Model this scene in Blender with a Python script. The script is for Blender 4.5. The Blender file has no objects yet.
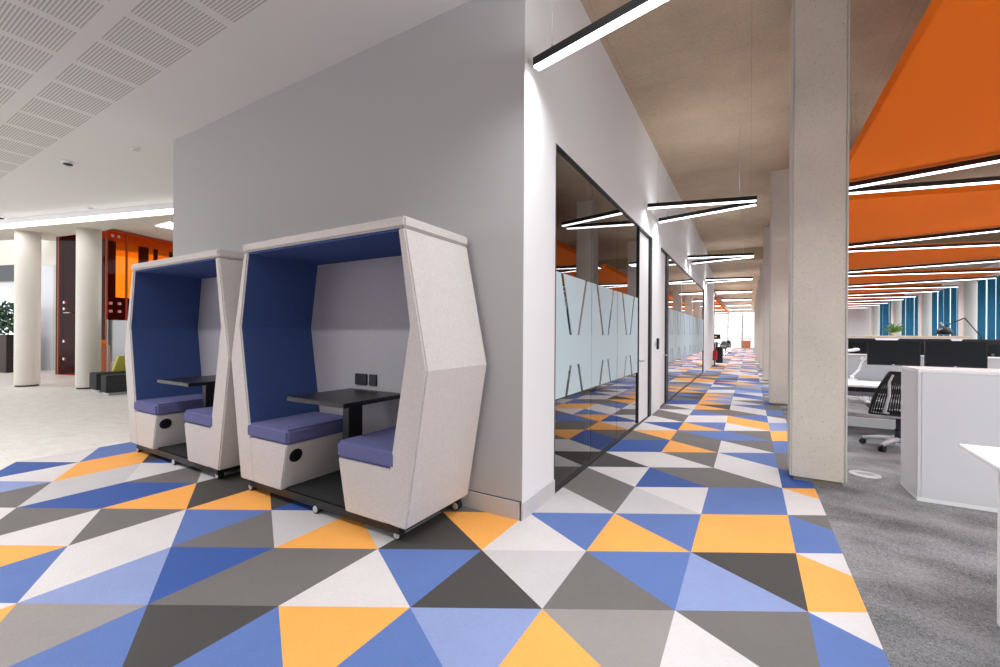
import bpy, bmesh, math, random
from mathutils import Vector, Matrix
random.seed(7)
SC = bpy.context.scene
COL = SC.collection
PI = math.pi
R = math.radians

# ------------------------------------------------------------------ colours / materials
def lin(c):
    def f(v):
        v /= 255.0
        return v / 12.92 if v <= .04045 else ((v + .055) / 1.055) ** 2.4
    return (f(c[0]), f(c[1]), f(c[2]), 1)

def nt(name):
    m = bpy.data.materials.new(name); m.use_nodes = True
    t = m.node_tree
    return m, t, t.nodes['Principled BSDF'], t.nodes['Material Output']

def mathn(t, op, a, b=None):
    n = t.nodes.new('ShaderNodeMath'); n.operation = op
    for i, v in enumerate((a, b)):
        if v is None: continue
        if isinstance(v, (int, float)): n.inputs[i].default_value = v
        else: t.links.new(v, n.inputs[i])
    return n.outputs[0]

def mixc(t, fac, c1, c2, mode='MIX'):
    n = t.nodes.new('ShaderNodeMix'); n.data_type = 'RGBA'; n.blend_type = mode
    for idx, v in ((0, fac), (6, c1), (7, c2)):
        if isinstance(v, (int, float, tuple)): n.inputs[idx].default_value = v
        else: t.links.new(v, n.inputs[idx])
    return n.outputs[2]

def ramp(t, fac, a, b):
    n = t.nodes.new('ShaderNodeMapRange'); t.links.new(fac, n.inputs[0])
    n.inputs[1].default_value = a; n.inputs[2].default_value = b
    return n.outputs[0]

def pos(t, scale=(1, 1, 1), rot=0, obj=False):
    if obj:
        g = t.nodes.new('ShaderNodeTexCoord').outputs['Object']
    else:
        g = t.nodes.new('ShaderNodeNewGeometry').outputs['Position']
    mp = t.nodes.new('ShaderNodeMapping'); t.links.new(g, mp.inputs[0])
    mp.inputs['Scale'].default_value = scale; mp.inputs['Rotation'].default_value = (0, 0, rot)
    return mp.outputs[0]

def noise(t, vec, scale, detail=3, rough=.6):
    n = t.nodes.new('ShaderNodeTexNoise'); t.links.new(vec, n.inputs['Vector'])
    n.inputs['Scale'].default_value = scale; n.inputs['Detail'].default_value = detail
    n.inputs['Roughness'].default_value = rough
    return n.outputs[0]

def plain(name, c, rough=.6, metal=0, spec=.5, var=.0, vs=30):
    m, t, b, o = nt(name)
    b.inputs['Roughness'].default_value = rough; b.inputs['Metallic'].default_value = metal
    b.inputs['Specular IOR Level'].default_value = spec
    c = lin(c)
    if var:
        n = noise(t, pos(t, obj=True), vs)
        lo = tuple(v * (1 - var) for v in c[:3]) + (1,); hi = tuple(min(1, v * (1 + var)) for v in c[:3]) + (1,)
        t.links.new(mixc(t, ramp(t, n, .3, .7), lo, hi), b.inputs['Base Color'])
    else:
        b.inputs['Base Color'].default_value = c
    return m

def fabric(name, c, var=.18, scale=260):
    m, t, b, o = nt(name)
    b.inputs['Roughness'].default_value = .95; b.inputs['Specular IOR Level'].default_value = .15
    c = lin(c); v = pos(t, obj=True)
    n = noise(t, v, scale, 2); n2 = noise(t, v, 60, 2)
    f = mathn(t, 'ADD', mathn(t, 'MULTIPLY', n, .75), mathn(t, 'MULTIPLY', n2, .25))
    lo = tuple(x * (1 - var) for x in c[:3]) + (1,); hi = tuple(min(1, x * (1 + var)) for x in c[:3]) + (1,)
    t.links.new(mixc(t, ramp(t, f, .32, .68), lo, hi), b.inputs['Base Color'])
    bp = t.nodes.new('ShaderNodeBump'); bp.inputs['Strength'].default_value = .12; bp.inputs['Distance'].default_value = .002
    t.links.new(n, bp.inputs['Height']); t.links.new(bp.outputs[0], b.inputs['Normal'])
    return m

def weave(name, c, rot, var=.15):
    """flat-woven vinyl: fine lines running one way on each tile"""
    m, t, b, o = nt(name)
    b.inputs['Roughness'].default_value = .62; b.inputs['Specular IOR Level'].default_value = .28
    c = lin(c)
    n = noise(t, pos(t, (1, 14, 1), rot), 26, 3, .7)
    n2 = noise(t, pos(t), 2.2, 3)
    f = mathn(t, 'ADD', mathn(t, 'MULTIPLY', n, .7), mathn(t, 'MULTIPLY', n2, .3))
    lo = tuple(x * (1 - var) for x in c[:3]) + (1,); hi = tuple(min(1, x * (1 + var)) for x in c[:3]) + (1,)
    t.links.new(mixc(t, ramp(t, f, .3, .7), lo, hi), b.inputs['Base Color'])
    return m

def emit(name, c, s):
    m, t, b, o = nt(name)
    e = t.nodes.new('ShaderNodeEmission'); e.inputs[0].default_value = lin(c); e.inputs[1].default_value = s
    t.links.new(e.outputs[0], o.inputs[0])
    return m

def glass(name, tint, refl=1.0, ior=1.5, rough=0.0, front_only=True):
    m, t, b, o = nt(name)
    tr = t.nodes.new('ShaderNodeBsdfTransparent'); tr.inputs[0].default_value = (*tint, 1)
    gl = t.nodes.new('ShaderNodeBsdfGlossy'); gl.inputs['Roughness'].default_value = rough
    gl.inputs[0].default_value = (1, 1, 1, 1)
    fr = t.nodes.new('ShaderNodeFresnel'); fr.inputs[0].default_value = ior
    mx = t.nodes.new('ShaderNodeMixShader')
    fac = mathn(t, 'MULTIPLY', fr.outputs[0], refl)
    if front_only:
        g = t.nodes.new('ShaderNodeNewGeometry'); fac = mathn(t, 'MULTIPLY', fac, mathn(t, 'SUBTRACT', 1, g.outputs['Backfacing']))
    t.links.new(fac, mx.inputs[0])
    t.links.new(tr.outputs[0], mx.inputs[1]); t.links.new(gl.outputs[0], mx.inputs[2])
    t.links.new(mx.outputs[0], o.inputs[0])
    return m

def concrete(name, c, blot=.18, pits=True, joints=False):
    m, t, b, o = nt(name)
    b.inputs['Roughness'].default_value = .85; b.inputs['Specular IOR Level'].default_value = .2
    c = lin(c); v = pos(t)
    n = noise(t, v, 1.1, 6, .65); n2 = noise(t, v, 34, 4, .7)
    f = mathn(t, 'ADD', mathn(t, 'MULTIPLY', n, .65), mathn(t, 'MULTIPLY', n2, .35))
    lo = tuple(x * (1 - blot) for x in c[:3]) + (1,); hi = tuple(min(1, x * (1 + blot)) for x in c[:3]) + (1,)
    colr = mixc(t, ramp(t, f, .35, .65), lo, hi)
    if pits:
        vo = t.nodes.new('ShaderNodeTexVoronoi'); t.links.new(v, vo.inputs['Vector']); vo.inputs['Scale'].default_value = 42
        pit = mathn(t, 'MULTIPLY', mathn(t, 'LESS_THAN', vo.outputs['Distance'], .27), mathn(t, 'GREATER_THAN', n2, .52))
        colr = mixc(t, mathn(t, 'MULTIPLY', pit, .45), colr, tuple(x * .45 for x in c[:3]) + (1,))
    if joints:
        br = t.nodes.new('ShaderNodeTexBrick'); t.links.new(pos(t, (1, 1, 1), R(90)), br.inputs['Vector'])
        br.inputs['Scale'].default_value = 1; br.inputs['Brick Width'].default_value = 2.5
        br.inputs['Row Height'].default_value = 1.25; br.inputs['Mortar Size'].default_value = .004
        br.inputs['Mortar Smooth'].default_value = .3
        colr = mixc(t, mathn(t, 'MULTIPLY', br.outputs['Fac'], .35), colr, tuple(x * .45 for x in c[:3]) + (1,))
    t.links.new(colr, b.inputs['Base Color'])
    return m

M = {}
M['white_paint'] = plain('white_wall_paint', (236, 236, 238), .55, spec=.3)
M['grey_paint'] = plain('pale_grey_wall_paint', (190, 188, 189), .6, spec=.3)
M['skirting'] = plain('painted_skirting', (200, 199, 201), .5)
M['white_gloss'] = plain('white_laminate', (238, 238, 240), .35)
M['grey_lam'] = plain('pale_grey_laminate', (214, 213, 218), .4)
M['shell'] = fabric('pale_grey_wool', (207, 201, 198), .16)
M['blue_fab'] = fabric('navy_wool', (64, 84, 134), .2)
M['blue_seat'] = fabric('violet_blue_wool', (104, 106, 150), .16)
M['grey_fab'] = fabric('mid_grey_wool', (190, 188, 196), .1)
M['screen_fab'] = fabric('grey_screen_fabric', (165, 165, 170), .1)
M['tray'] = fabric('dark_floor_mat', (52, 52, 54), .25)
M['black_metal'] = plain('black_powder_coat', (18, 18, 20), .45)
M['black_top'] = plain('black_table_laminate', (24, 24, 27), .35)
M['dark_metal'] = plain('anthracite_metal', (44, 48, 54), .4, .3)
M['steel'] = plain('brushed_steel', (190, 192, 196), .3, .9)
M['wheel'] = plain('castor_hub', (205, 205, 208), .35, .3)
M['rubber'] = plain('black_rubber', (16, 16, 17), .6)
M['black_plastic'] = plain('black_plastic', (20, 20, 22), .35)
M['screen'] = plain('matt_black_screen', (15, 19, 24), .4, spec=.3)
M['conc_col'] = concrete('column_concrete', (212, 204, 194), .10)
M['conc_edge'] = concrete('column_chamfer_concrete', (200, 196, 190), .06, pits=False)
M['conc_ceil'] = concrete('soffit_concrete', (192, 172, 148), .18, joints=True)
M['conc_beam'] = concrete('beam_concrete', (172, 156, 130), .14)
M['conc_lobby'] = concrete('smooth_lobby_concrete', (228, 222, 214), .05, pits=False)
M['conc_soffit'] = concrete('lobby_soffit_concrete', (206, 200, 188), .06, pits=False)
M['orange_raft'] = fabric('orange_acoustic_felt', (254, 122, 30), .04, 120)
M['lamp_light'] = emit('white_led_diffuser', (252, 252, 255), 4)
M['strip_light'] = emit('white_led_strip', (255, 252, 255), 3)
M['ceil_lamp'] = emit('ceiling_led_diffuser', (255, 250, 245), 4)
M['panel_light'] = emit('square_led_panel', (255, 255, 255), 2.2)
M['glass_dark'] = glass('meeting_room_glass', (.60, .66, .66), 1.9, 1.55, 0, False)
M['glass_clear'] = glass('clear_window_glass', (.94, .97, .98), .5)
M['glass_orange'] = glass('orange_glass', (.88, .36, .06), .22, 1.5)
M['glass_screen'] = glass('pale_screen_glass', (.75, .80, .83), 4, 1.6, .15)
M['film'] = plain('frosted_film', (196, 216, 224), .55, spec=.4)
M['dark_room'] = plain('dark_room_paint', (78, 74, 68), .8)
M['orange_frame'] = plain('deep_orange_edge', (150, 52, 12), .4)
M['brown_panel'] = plain('dark_brown_panel', (66, 40, 26), .8, spec=.2)
M['wood'] = plain('pale_oak', (200, 182, 160), .5, var=.12, vs=12)
M['box_brown'] = plain('brown_cardboard', (176, 120, 88), .7)
M['pink_frame'] = plain('pale_copper_tube', (226, 190, 170), .4)
M['bench'] = fabric('charcoal_bench_fabric', (62, 64, 64), .15)
M['yellow'] = fabric('lime_yellow_fabric', (208, 200, 96), .1)
M['planter'] = plain('dark_woven_planter', (58, 44, 40), .7, var=.3, vs=18)
M['leaf'] = plain('dark_green_leaf', (48, 84, 58), .35, var=.35, vs=9)
M['leaf_b'] = plain('bright_green_leaf', (92, 138, 60), .4, var=.3, vs=9)
M['red'] = plain('red_enamel', (196, 24, 32), .3)
M['blue_blind'] = fabric('teal_blue_blind', (38, 112, 150), .08, 60)
M['copper'] = plain('copper_orange_glaze', (206, 110, 76), .35)
M['lilac'] = plain('lilac_grey_panel', (222, 220, 230), .5)

# perforated plasterboard ceiling: rectangular fields of slots
def make_ceiling_mat():
    m, t, b, o = nt('slotted_plasterboard')
    b.inputs['Roughness'].default_value = .8; b.inputs['Specular IOR Level'].default_value = .2
    g = t.nodes.new('ShaderNodeNewGeometry'); s = t.nodes.new('ShaderNodeSeparateXYZ')
    t.links.new(g.outputs['Position'], s.inputs[0])
    fx = mathn(t, 'FRACT', mathn(t, 'DIVIDE', mathn(t, 'ADD', s.outputs[0], 40 * .5665 + 3.563), .5665))   # 0 at a field's right edge
    inx = mathn(t, 'GREATER_THAN', fx, .155)
    v = mathn(t, 'SUBTRACT', 1.802, s.outputs[1])
    fy = mathn(t, 'FRACT', mathn(t, 'DIVIDE', v, .575))
    iny = mathn(t, 'MULTIPLY', mathn(t, 'LESS_THAN', fy, .81), mathn(t, 'GREATER_THAN', v, 0))
    sl = mathn(t, 'LESS_THAN', mathn(t, 'FRACT', mathn(t, 'DIVIDE', mathn(t, 'MULTIPLY', fy, .575), .0233)), .45)
    f = mathn(t, 'MULTIPLY', mathn(t, 'MULTIPLY', inx, iny), sl)
    c = lin((226, 224, 222)); d = lin((182, 179, 175))
    t.links.new(mixc(t, f, c, d), b.inputs['Base Color'])
    return m
M['ceil'] = make_ceiling_mat()

def make_grey_carpet():
    m, t, b, o = nt('mottled_grey_carpet')
    b.inputs['Roughness'].default_value = .95; b.inputs['Specular IOR Level'].default_value = .1
    v = pos(t)
    n1 = noise(t, pos(t, (1, 1.5, 1), R(25)), 1.5, 5, .6); n2 = noise(t, v, 170, 2, .8); n3 = noise(t, v, 60, 2, .7)
    f = mathn(t, 'ADD', mathn(t, 'ADD', mathn(t, 'MULTIPLY', n1, .38), mathn(t, 'MULTIPLY', n2, .40)), mathn(t, 'MULTIPLY', n3, .22))
    t.links.new(mixc(t, ramp(t, f, .40, .60), lin((76, 76, 79)), lin((166, 165, 168))), b.inputs['Base Color'])
    return m
M['grey_carpet'] = make_grey_carpet()

def make_terrazzo():
    m, t, b, o = nt('pale_terrazzo')
    b.inputs['Roughness'].default_value = .45
    v = pos(t); n = noise(t, v, 6, 5, .7); n2 = noise(t, v, 60, 2)
    f = mathn(t, 'ADD', mathn(t, 'MULTIPLY', n, .6), mathn(t, 'MULTIPLY', n2, .4))
    t.links.new(mixc(t, ramp(t, f, .35, .65), lin((214, 210, 204)), lin((240, 238, 234))), b.inputs['Base Color'])
    return m
M['terrazzo'] = make_terrazzo()

# ------------------------------------------------------------------ mesh helpers
class MB:
    """collects shapes for ONE mesh object"""
    def __init__(s): s.bm = bmesh.new(); s.mats = []
    def _mi(s, m):
        if m is None: return 0
        if m not in s.mats: s.mats.append(m)
        return s.mats.index(m)
    def poly(s, pts, m=None):
        f = s.bm.faces.new([s.bm.verts.new(p) for p in pts]); f.material_index = s._mi(m); return f
    def box(s, x0, x1, y0, y1, z0, z1, m=None, T=None):
        return s.prism([(x0, y0), (x1, y0), (x1, y1), (x0, y1)], z0, z1, 'z', m, T)
    def prism(s, pts, a, b, axis='z', m=None, T=None):
        """extrude 2-D outline along axis: z:(x,y)  y:(x,z)  x:(y,z)"""
        def P(p, h):
            v = {'z': (p[0], p[1], h), 'y': (p[0], h, p[1]), 'x': (h, p[0], p[1])}[axis]
            return T @ Vector(v) if T else v
        mi = s._mi(m); n = len(pts)
        lo = [s.bm.verts.new(P(p, a)) for p in pts]; hi = [s.bm.verts.new(P(p, b)) for p in pts]
        fs = [s.bm.faces.new(lo[::-1]), s.bm.faces.new(hi)]
        for i in range(n): fs.append(s.bm.faces.new([lo[i], lo[(i + 1) % n], hi[(i + 1) % n], hi[i]]))
        for f in fs: f.material_index = mi
        return fs
    def cyl(s, p0, p1, r0, r1=None, seg=16, m=None):
        p0, p1 = Vector(p0), Vector(p1); r1 = r0 if r1 is None else r1
        d = (p1 - p0).normalized(); u = d.orthogonal().normalized(); w = d.cross(u); mi = s._mi(m)
        A = [s.bm.verts.new(p0 + (u * math.cos(a) + w * math.sin(a)) * r0) for a in [2 * PI * k / seg for k in range(seg)]]
        B = [s.bm.verts.new(p1 + (u * math.cos(a) + w * math.sin(a)) * r1) for a in [2 * PI * k / seg for k in range(seg)]]
        fs = [s.bm.faces.new(A[::-1]), s.bm.faces.new(B)]
        for i in range(seg):
            f = s.bm.faces.new([A[i], A[(i + 1) % seg], B[(i + 1) % seg], B[i]]); f.smooth = True; fs.append(f)
        for f in fs: f.material_index = mi
    def lathe(s, prof, c=(0, 0), seg=24, m=None):
        mi = s._mi(m); rings = []
        for r, z in prof:
            rings.append([s.bm.verts.new((c[0] + r * math.cos(2 * PI * k / seg), c[1] + r * math.sin(2 * PI * k / seg), z)) for k in range(seg)])
        for a, b in zip(rings, rings[1:]):
            for i in range(seg):
                f = s.bm.faces.new([a[i], a[(i + 1) % seg], b[(i + 1) % seg], b[i]]); f.smooth = True; f.material_index = mi
        s.bm.faces.new(rings[0][::-1]).material_index = mi; s.bm.faces.new(rings[-1]).material_index = mi
    def tube(s, pts, r, seg=8, m=None, rect=None):
        """swept tube, or a swept flat bar when rect=(w,h)"""
        mi = s._mi(m); pts = [Vector(p) for p in pts]; rings = []
        for i, p in enumerate(pts):
            d = (pts[min(i + 1, len(pts) - 1)] - pts[max(i - 1, 0)]).normalized()
            up = Vector((0, 0, 1)) if abs(d.z) < .9 else Vector((0, 1, 0))
            u = d.cross(up).normalized(); w = u.cross(d)
            rr = r[i] if isinstance(r, (list, tuple)) else r
            if rect:
                ring = [p + u * a * rect[0] / 2 + w * b * rect[1] / 2 for a, b in ((-1, -1), (1, -1), (1, 1), (-1, 1))]
            else:
                ring = [p + (u * math.cos(2 * PI * k / seg) + w * math.sin(2 * PI * k / seg)) * rr for k in range(seg)]
            rings.append([s.bm.verts.new(q) for q in ring])
        for a, b in zip(rings, rings[1:]):
            n = len(a)
            for i in range(n):
                f = s.bm.faces.new([a[i], a[(i + 1) % n], b[(i + 1) % n], b[i]]); f.smooth = not rect; f.material_index = mi
        s.bm.faces.new(rings[0][::-1]).material_index = mi; s.bm.faces.new(rings[-1]).material_index = mi
    def build(s, name, m=None, parent=None, bevel=0, seg=2):
        me = bpy.data.meshes.new(name)
        bmesh.ops.recalc_face_normals(s.bm, faces=s.bm.faces[:])
        if bevel:
            ed = [e for e in s.bm.edges if len(e.link_faces) == 2 and e.calc_face_angle(0) > .5]
            bmesh.ops.bevel(s.bm, geom=ed, offset=bevel, segments=seg, affect='EDGES', clamp_overlap=True)
        s.bm.to_mesh(me); s.bm.free()
        for mm in ([m] if not s.mats else s.mats): me.materials.append(mm)
        o = bpy.data.objects.new(name, me); COL.objects.link(o)
        if parent: o.parent = parent
        return o

def tag(o, label=None, cat=None, group=None, kind=None):
    if label: o['label'] = label
    if cat: o['category'] = cat
    if group: o['group'] = group
    if kind: o['kind'] = kind
    return o
def thing(name, label, cat, loc=(0, 0, 0), rz=0, group=None):
    o = bpy.data.objects.new(name, None); COL.objects.link(o); o.empty_display_size = .1
    o.location = loc; o.rotation_euler = (0, 0, rz)
    return tag(o, label, cat, group)
def struct(mb, name, m=None, parent=None, label=None, cat=None, bevel=0):
    return tag(mb.build(name, m, parent, bevel), label, cat, kind='structure' if not parent else None)
def kids(o): return [c for c in bpy.data.objects if c.parent == o]
def copy_tree(o, parent=None):
    c = o.copy(); COL.objects.link(c)
    if parent: c.parent = parent
    for ch in kids(o): copy_tree(ch, c)
    return c
def dup(o, loc, rz=None, label=None):
    c = copy_tree(o); c.location = loc
    if rz is not None: c.rotation_euler = (0, 0, rz)
    if label: c['label'] = label
    return c

# ------------------------------------------------------------------ camera
cam = bpy.data.cameras.new('camera'); cam.sensor_width = 36; cam.lens = 36 * 425.8 / 1000
cam.clip_start = .05; cam.clip_end = 300
camo = bpy.data.objects.new('camera', cam); COL.objects.link(camo)
camo.matrix_world = Matrix.Translation((0, 0, 1.25)) @ Matrix.Rotation(R(30.4), 4, 'Z') @ Matrix.Rotation(R(90), 4, 'X') @ Matrix.Rotation(R(.373), 4, 'Z')
SC.camera = camo

# ------------------------------------------------------------------ world + render look
w = bpy.data.worlds.new('daylight'); SC.world = w; w.use_nodes = True
bg = w.node_tree.nodes['Background']; bg.inputs[0].default_value = (.97, .985, 1, 1); bg.inputs[1].default_value = 1.75
SC.view_settings.view_transform = 'Standard'; SC.view_settings.look = 'None'
SC.view_settings.exposure = .35; SC.view_settings.gamma = 1; SC.view_settings.use_curve_mapping = False
SC.cycles.max_bounces = 8; SC.cycles.diffuse_bounces = 4; SC.cycles.glossy_bounces = 4; SC.cycles.transparent_max_bounces = 12
SC.cycles.sample_clamp_indirect = 6; SC.cycles.use_denoising = True

# ================================================================== FLOOR
X0 = -1.31                # corridor wall face
YB = 2.536                # wall behind the pods
ORG = (-.8062, 1.7699); S = .6013; XE = .466
def V(i, k): return (ORG[0] + S * i * math.sin(PI / 3), ORG[1] + S * (k + i * .5))

# woven vinyl triangles: O orange, B blue, D blue with sheen painted darker, P blue with sheen painted paler, W light grey, G silver grey, M mid grey, K charcoal, T taupe
tiles = {}
def row(k, i0, first, codes):
    i, t = i0, first
    for ch in codes:
        if ch != '.': tiles[(i, k, t)] = ch
        if t == 'u': t = 'd'
        else: t = 'u'; i += 1
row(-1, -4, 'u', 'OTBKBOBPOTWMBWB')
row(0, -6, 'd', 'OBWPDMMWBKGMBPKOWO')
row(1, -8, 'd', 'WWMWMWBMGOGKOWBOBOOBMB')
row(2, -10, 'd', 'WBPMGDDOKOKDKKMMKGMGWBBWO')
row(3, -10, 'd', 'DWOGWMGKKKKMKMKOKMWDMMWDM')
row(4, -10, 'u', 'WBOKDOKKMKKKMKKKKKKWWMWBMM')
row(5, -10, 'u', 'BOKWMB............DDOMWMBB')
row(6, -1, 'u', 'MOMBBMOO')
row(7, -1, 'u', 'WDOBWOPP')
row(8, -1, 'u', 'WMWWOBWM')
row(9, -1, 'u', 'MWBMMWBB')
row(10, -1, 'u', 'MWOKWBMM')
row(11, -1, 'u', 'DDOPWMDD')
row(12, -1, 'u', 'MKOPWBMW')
rnd = random.Random(11)
fallback = 'OBDPWWGMMKTOBW'
def tile(i, k, t):
    if (i, k, t) in tiles: return tiles[(i, k, t)]
    return rnd.choice(fallback)
def clip(poly, a, b, c):          # keep a*x+b*y<=c
    out = []
    for p, q in zip(poly, poly[1:] + poly[:1]):
        dp, dq = a * p[0] + b * p[1] - c, a * q[0] + b * q[1] - c
        if dp <= 0: out.append(p)
        if dp * dq < 0:
            f = dp / (dp - dq); out.append((p[0] + (q[0] - p[0]) * f, p[1] + (q[1] - p[1]) * f))
    return out
cols = {'O': (250, 172, 88), 'B': (92, 118, 178), 'D': (56, 88, 158), 'P': (138, 154, 200), 'W': (214, 210, 211), 'G': (196, 193, 196),  # the darker and paler blues carry weave sheen in their colour
        'M': (112, 109, 108), 'K': (72, 70, 69), 'T': (150, 145, 144)}
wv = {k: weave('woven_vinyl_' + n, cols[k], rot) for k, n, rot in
      (('O', 'orange', R(20)), ('B', 'blue', R(-40)), ('D', 'blue_dark_sheen', R(50)), ('P', 'blue_light_sheen', R(10)), ('W', 'light_grey', R(-20)),
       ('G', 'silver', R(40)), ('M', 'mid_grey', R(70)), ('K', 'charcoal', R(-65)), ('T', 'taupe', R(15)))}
YEND = 46.0
fl = MB()
for k in range(-18, 90):
    for i in range(-18, 26):
        for t in 'ud':
            p = [V(i, k), V(i + 1, k), V(i, k + 1)] if t == 'u' else [V(i + 1, k), V(i + 1, k + 1), V(i, k + 1)]
            cx = sum(q[0] for q in p) / 3; cy = sum(q[1] for q in p) / 3
            # lobby side: ragged edge that follows the tile joints
            if k >= 4 and i < -10: continue
            if k == 3 and (i < -10 or (i == -10 and t == 'u')): continue
            if i < -14 or cy < -7: continue
            if cx < -1.45 and cy > 2.75: continue
            p = clip(p, 1, 0, XE)
            if len(p) > 2 and cy > 3.0: p = clip(p, -1, 0, 1.36)
            if len(p) > 2: p = clip(p, 0, 1, YEND)
            if len(p) < 3: continue
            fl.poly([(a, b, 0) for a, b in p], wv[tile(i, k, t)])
struct(fl, 'floor', None, None, 'woven vinyl corridor floor of orange, blue and grey triangles', 'floor')
b = MB(); b.poly([(XE, -7, 0), (7.6, -7, 0), (7.6, YEND, 0), (XE, YEND, 0)])
struct(b, 'floor', M['grey_carpet'], None, 'mottled grey office carpet right of the triangle pattern', 'floor')
b = MB(); b.poly([(-34, -12, -.006), (-1.5, -12, -.006), (-1.5, 14, -.006), (-34, 14, -.006)])
struct(b, 'floor', M['terrazzo'], None, 'pale terrazzo lobby floor beyond the triangle pattern', 'floor')
b = MB(); b.poly([(-6.2, 2.7, -.002), (X0 - .05, 2.7, -.002), (X0 - .05, 20.2, -.002), (-6.2, 20.2, -.002)])
struct(b, 'floor', M['grey_carpet'], None, 'dark floor inside the glazed meeting rooms', 'floor')
b = MB(); b.poly([(-9, 20.2, -.002), (X0 - .05, 20.2, -.002), (X0 - .05, YEND, -.002), (-9, YEND, -.002)])
struct(b, 'floor', M['terrazzo'], None, 'pale floor of the far open office left of the corridor', 'floor')

# ================================================================== WALLS
ZC = 3.655; ZS = 4.2; ZL = 3.79; YSTEP = 16.7
b = MB(); b.box(-6.267, X0 - .161, YB, YB + .15, 0, ZS); b.box(X0 - .161, X0 - .0005, YB, YB + .004, 0, ZS)
struct(b, 'wall_back', M['grey_paint'], None, 'plain pale grey wall behind the two seating pods', 'wall')
b = MB(); b.box(-6, 8.2, -7.2, -7, 0, ZS)  # unseen wall added to block rear sky, kept dark to cut bounce
struct(b, 'wall_sky_block', M['dark_room'], None, 'unseen dark grey wall added behind the viewpoint to block sky light', 'wall')
b = MB(); b.box(-6.26, X0 + .0, YB - .012, YB + .01, 0, .118)
struct(b, 'baseboard_back', M['skirting'], None, 'pale skirting below the wall behind the pods', 'baseboard')
b = MB(); b.box(-6.26, X0 - .001, YB - .003, YB + .002, .118, .124)  # dark strip put in for the shade along the skirting top
struct(b, 'painted_shadow_gap', M['dark_metal'], None, 'thin dark strip painted as the shadow gap above the skirting behind the pods', 'trim')
# corridor wall: piers, header above the glazing, end pieces
b = MB()
GT = 2.735
b.box(X0 - .16, X0, YB + .005, 3.074, 0, GT)
b.box(X0 - .16, X0, 6.86, 7.62, 0, GT)
b.box(X0 - .16, X0, 15.5, 20.2, 0, GT)
b.box(X0 - .16, X0, YB + .005, YSTEP, GT, ZS)
b.box(X0 - .16, X0, YSTEP, 20.2, GT, ZL)
struct(b, 'wall_left', M['white_paint'], None, 'white corridor wall above and between the glazed meeting rooms', 'wall')
b = MB(); b.box(X0 - .01, X0 + .012, YB - .012, 3.07, 0, .118)
struct(b, 'baseboard_left', M['skirting'], None, 'white skirting along the corridor wall', 'baseboard')
b = MB(); b.box(X0 - .17, X0 + .015, 20.13, 20.24, 0, 3.2)
struct(b, 'trim_1', M['dark_metal'], None, 'dark metal strip at the far end of the corridor wall', 'trim')
# rooms behind the glass
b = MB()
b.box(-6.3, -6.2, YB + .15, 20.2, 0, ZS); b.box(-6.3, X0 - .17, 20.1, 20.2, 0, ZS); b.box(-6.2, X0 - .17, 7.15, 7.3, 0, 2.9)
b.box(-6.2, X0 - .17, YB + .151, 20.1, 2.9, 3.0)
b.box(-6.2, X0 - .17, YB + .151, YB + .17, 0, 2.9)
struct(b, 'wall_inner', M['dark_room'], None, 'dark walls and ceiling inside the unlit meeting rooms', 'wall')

# glazing: one pane set + frame + film + door leaf each
def glazing(n, y0, y1, joints, label):
    f = MB()
    w_ = .016
    f.box(X0 - .09, X0 + .002, y0, y1, GT - w_, GT); f.box(X0 - .07, X0 + .002, y0, y1, 0, .018)
    f.box(X0 - .09, X0 + .002, y0, y0 + w_, .03, GT - w_); f.box(X0 - .09, X0 + .002, y1 - w_, y1, .03, GT - w_)
    root = struct(f, 'window_%d' % n, M['dark_metal'], None, label, 'glazing')
    ys = [y0 + w_] + joints + [y1 - w_]
    for a, c in zip(ys, ys[1:]):
        g = MB(); g.box(X0 - .03, X0 - .018, a + .003, c - .003, .018, GT - w_)
        g.build('glass_pane', M['glass_dark'], root)
        fm = MB(); x = X0 - .0160
        L_ = c - a; m_ = (a + c) / 2; h = .028                 # half width of a cut-out stripe
        zt, zu, zl, zb = 1.747, 1.24, .98, .73
        ta, tb = m_ - .30, m_ + .30; ua, ub = m_ - .095, m_ + .095
        def q(*pts): fm.poly([(x, yy, zz) for yy, zz in pts])
        A, B = a + .004, c - .004
        q((A, zt), (ta - h, zt), (ua - h, zu), (A, zu)); q((ta + h, zt), (tb - h, zt), (ub - h, zu), (ua + h, zu)); q((tb + h, zt), (B, zt), (B, zu), (ub + h, zu))
        q((A, zu), (B, zu), (B, zl), (A, zl))
        la, lb = m_ - .19, m_ + .20
        q((A, zl), (ua - h, zl), (la - h, zb), (A, zb)); q((ua + h, zl), (ub - h, zl), (lb - h, zb), (la + h, zb)); q((ub + h, zl), (B, zl), (B, zb), (lb + h, zb))
        o = fm.build('frosted_film', M['film'], root)
        so = o.modifiers.new('thick', 'SOLIDIFY'); so.thickness = .002
    return root
glazing(1, 3.074, 6.0, [4.016, 4.946], 'nearest glazed meeting room front with a frosted band and slanted clear stripes')
glazing(2, 8.42, 15.5, [9.43, 10.44, 11.45, 12.46, 13.47, 14.48], 'farther glazed meeting room front beyond the white pier')
def door(n, y0, y1, jamb0, jamb1, hy, label):
    d = MB(); d.box(X0 - .075, X0 - .025, y0, y1, .012, GT - .04)
    root = struct(d, 'door_%d' % n, M['white_gloss'], None, label, 'door')
    j = MB(); j.box(X0 - .12, X0 + .004, jamb0, jamb1, 0, GT); j.box(X0 - .12, X0 + .004, min(y0, jamb0), max(y1, jamb1), GT - .035, GT)
    j.box(X0 - .08, X0 + .001, y0, y1, 0, .011); j.build('door_frame', M['dark_metal'], root)
    k = MB(); k.cyl((X0 - .03, hy, .88), (X0 + .035, hy, .88), .011); k.cyl((X0 + .03, hy, .88), (X0 + .03, hy + .11, .88), .009)
    k.build('door_handle', M['steel'], root)
door(1, 6.005, 6.72, 6.725, 6.86, 6.10, 'white door leaf beside the nearest glazed front')
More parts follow.
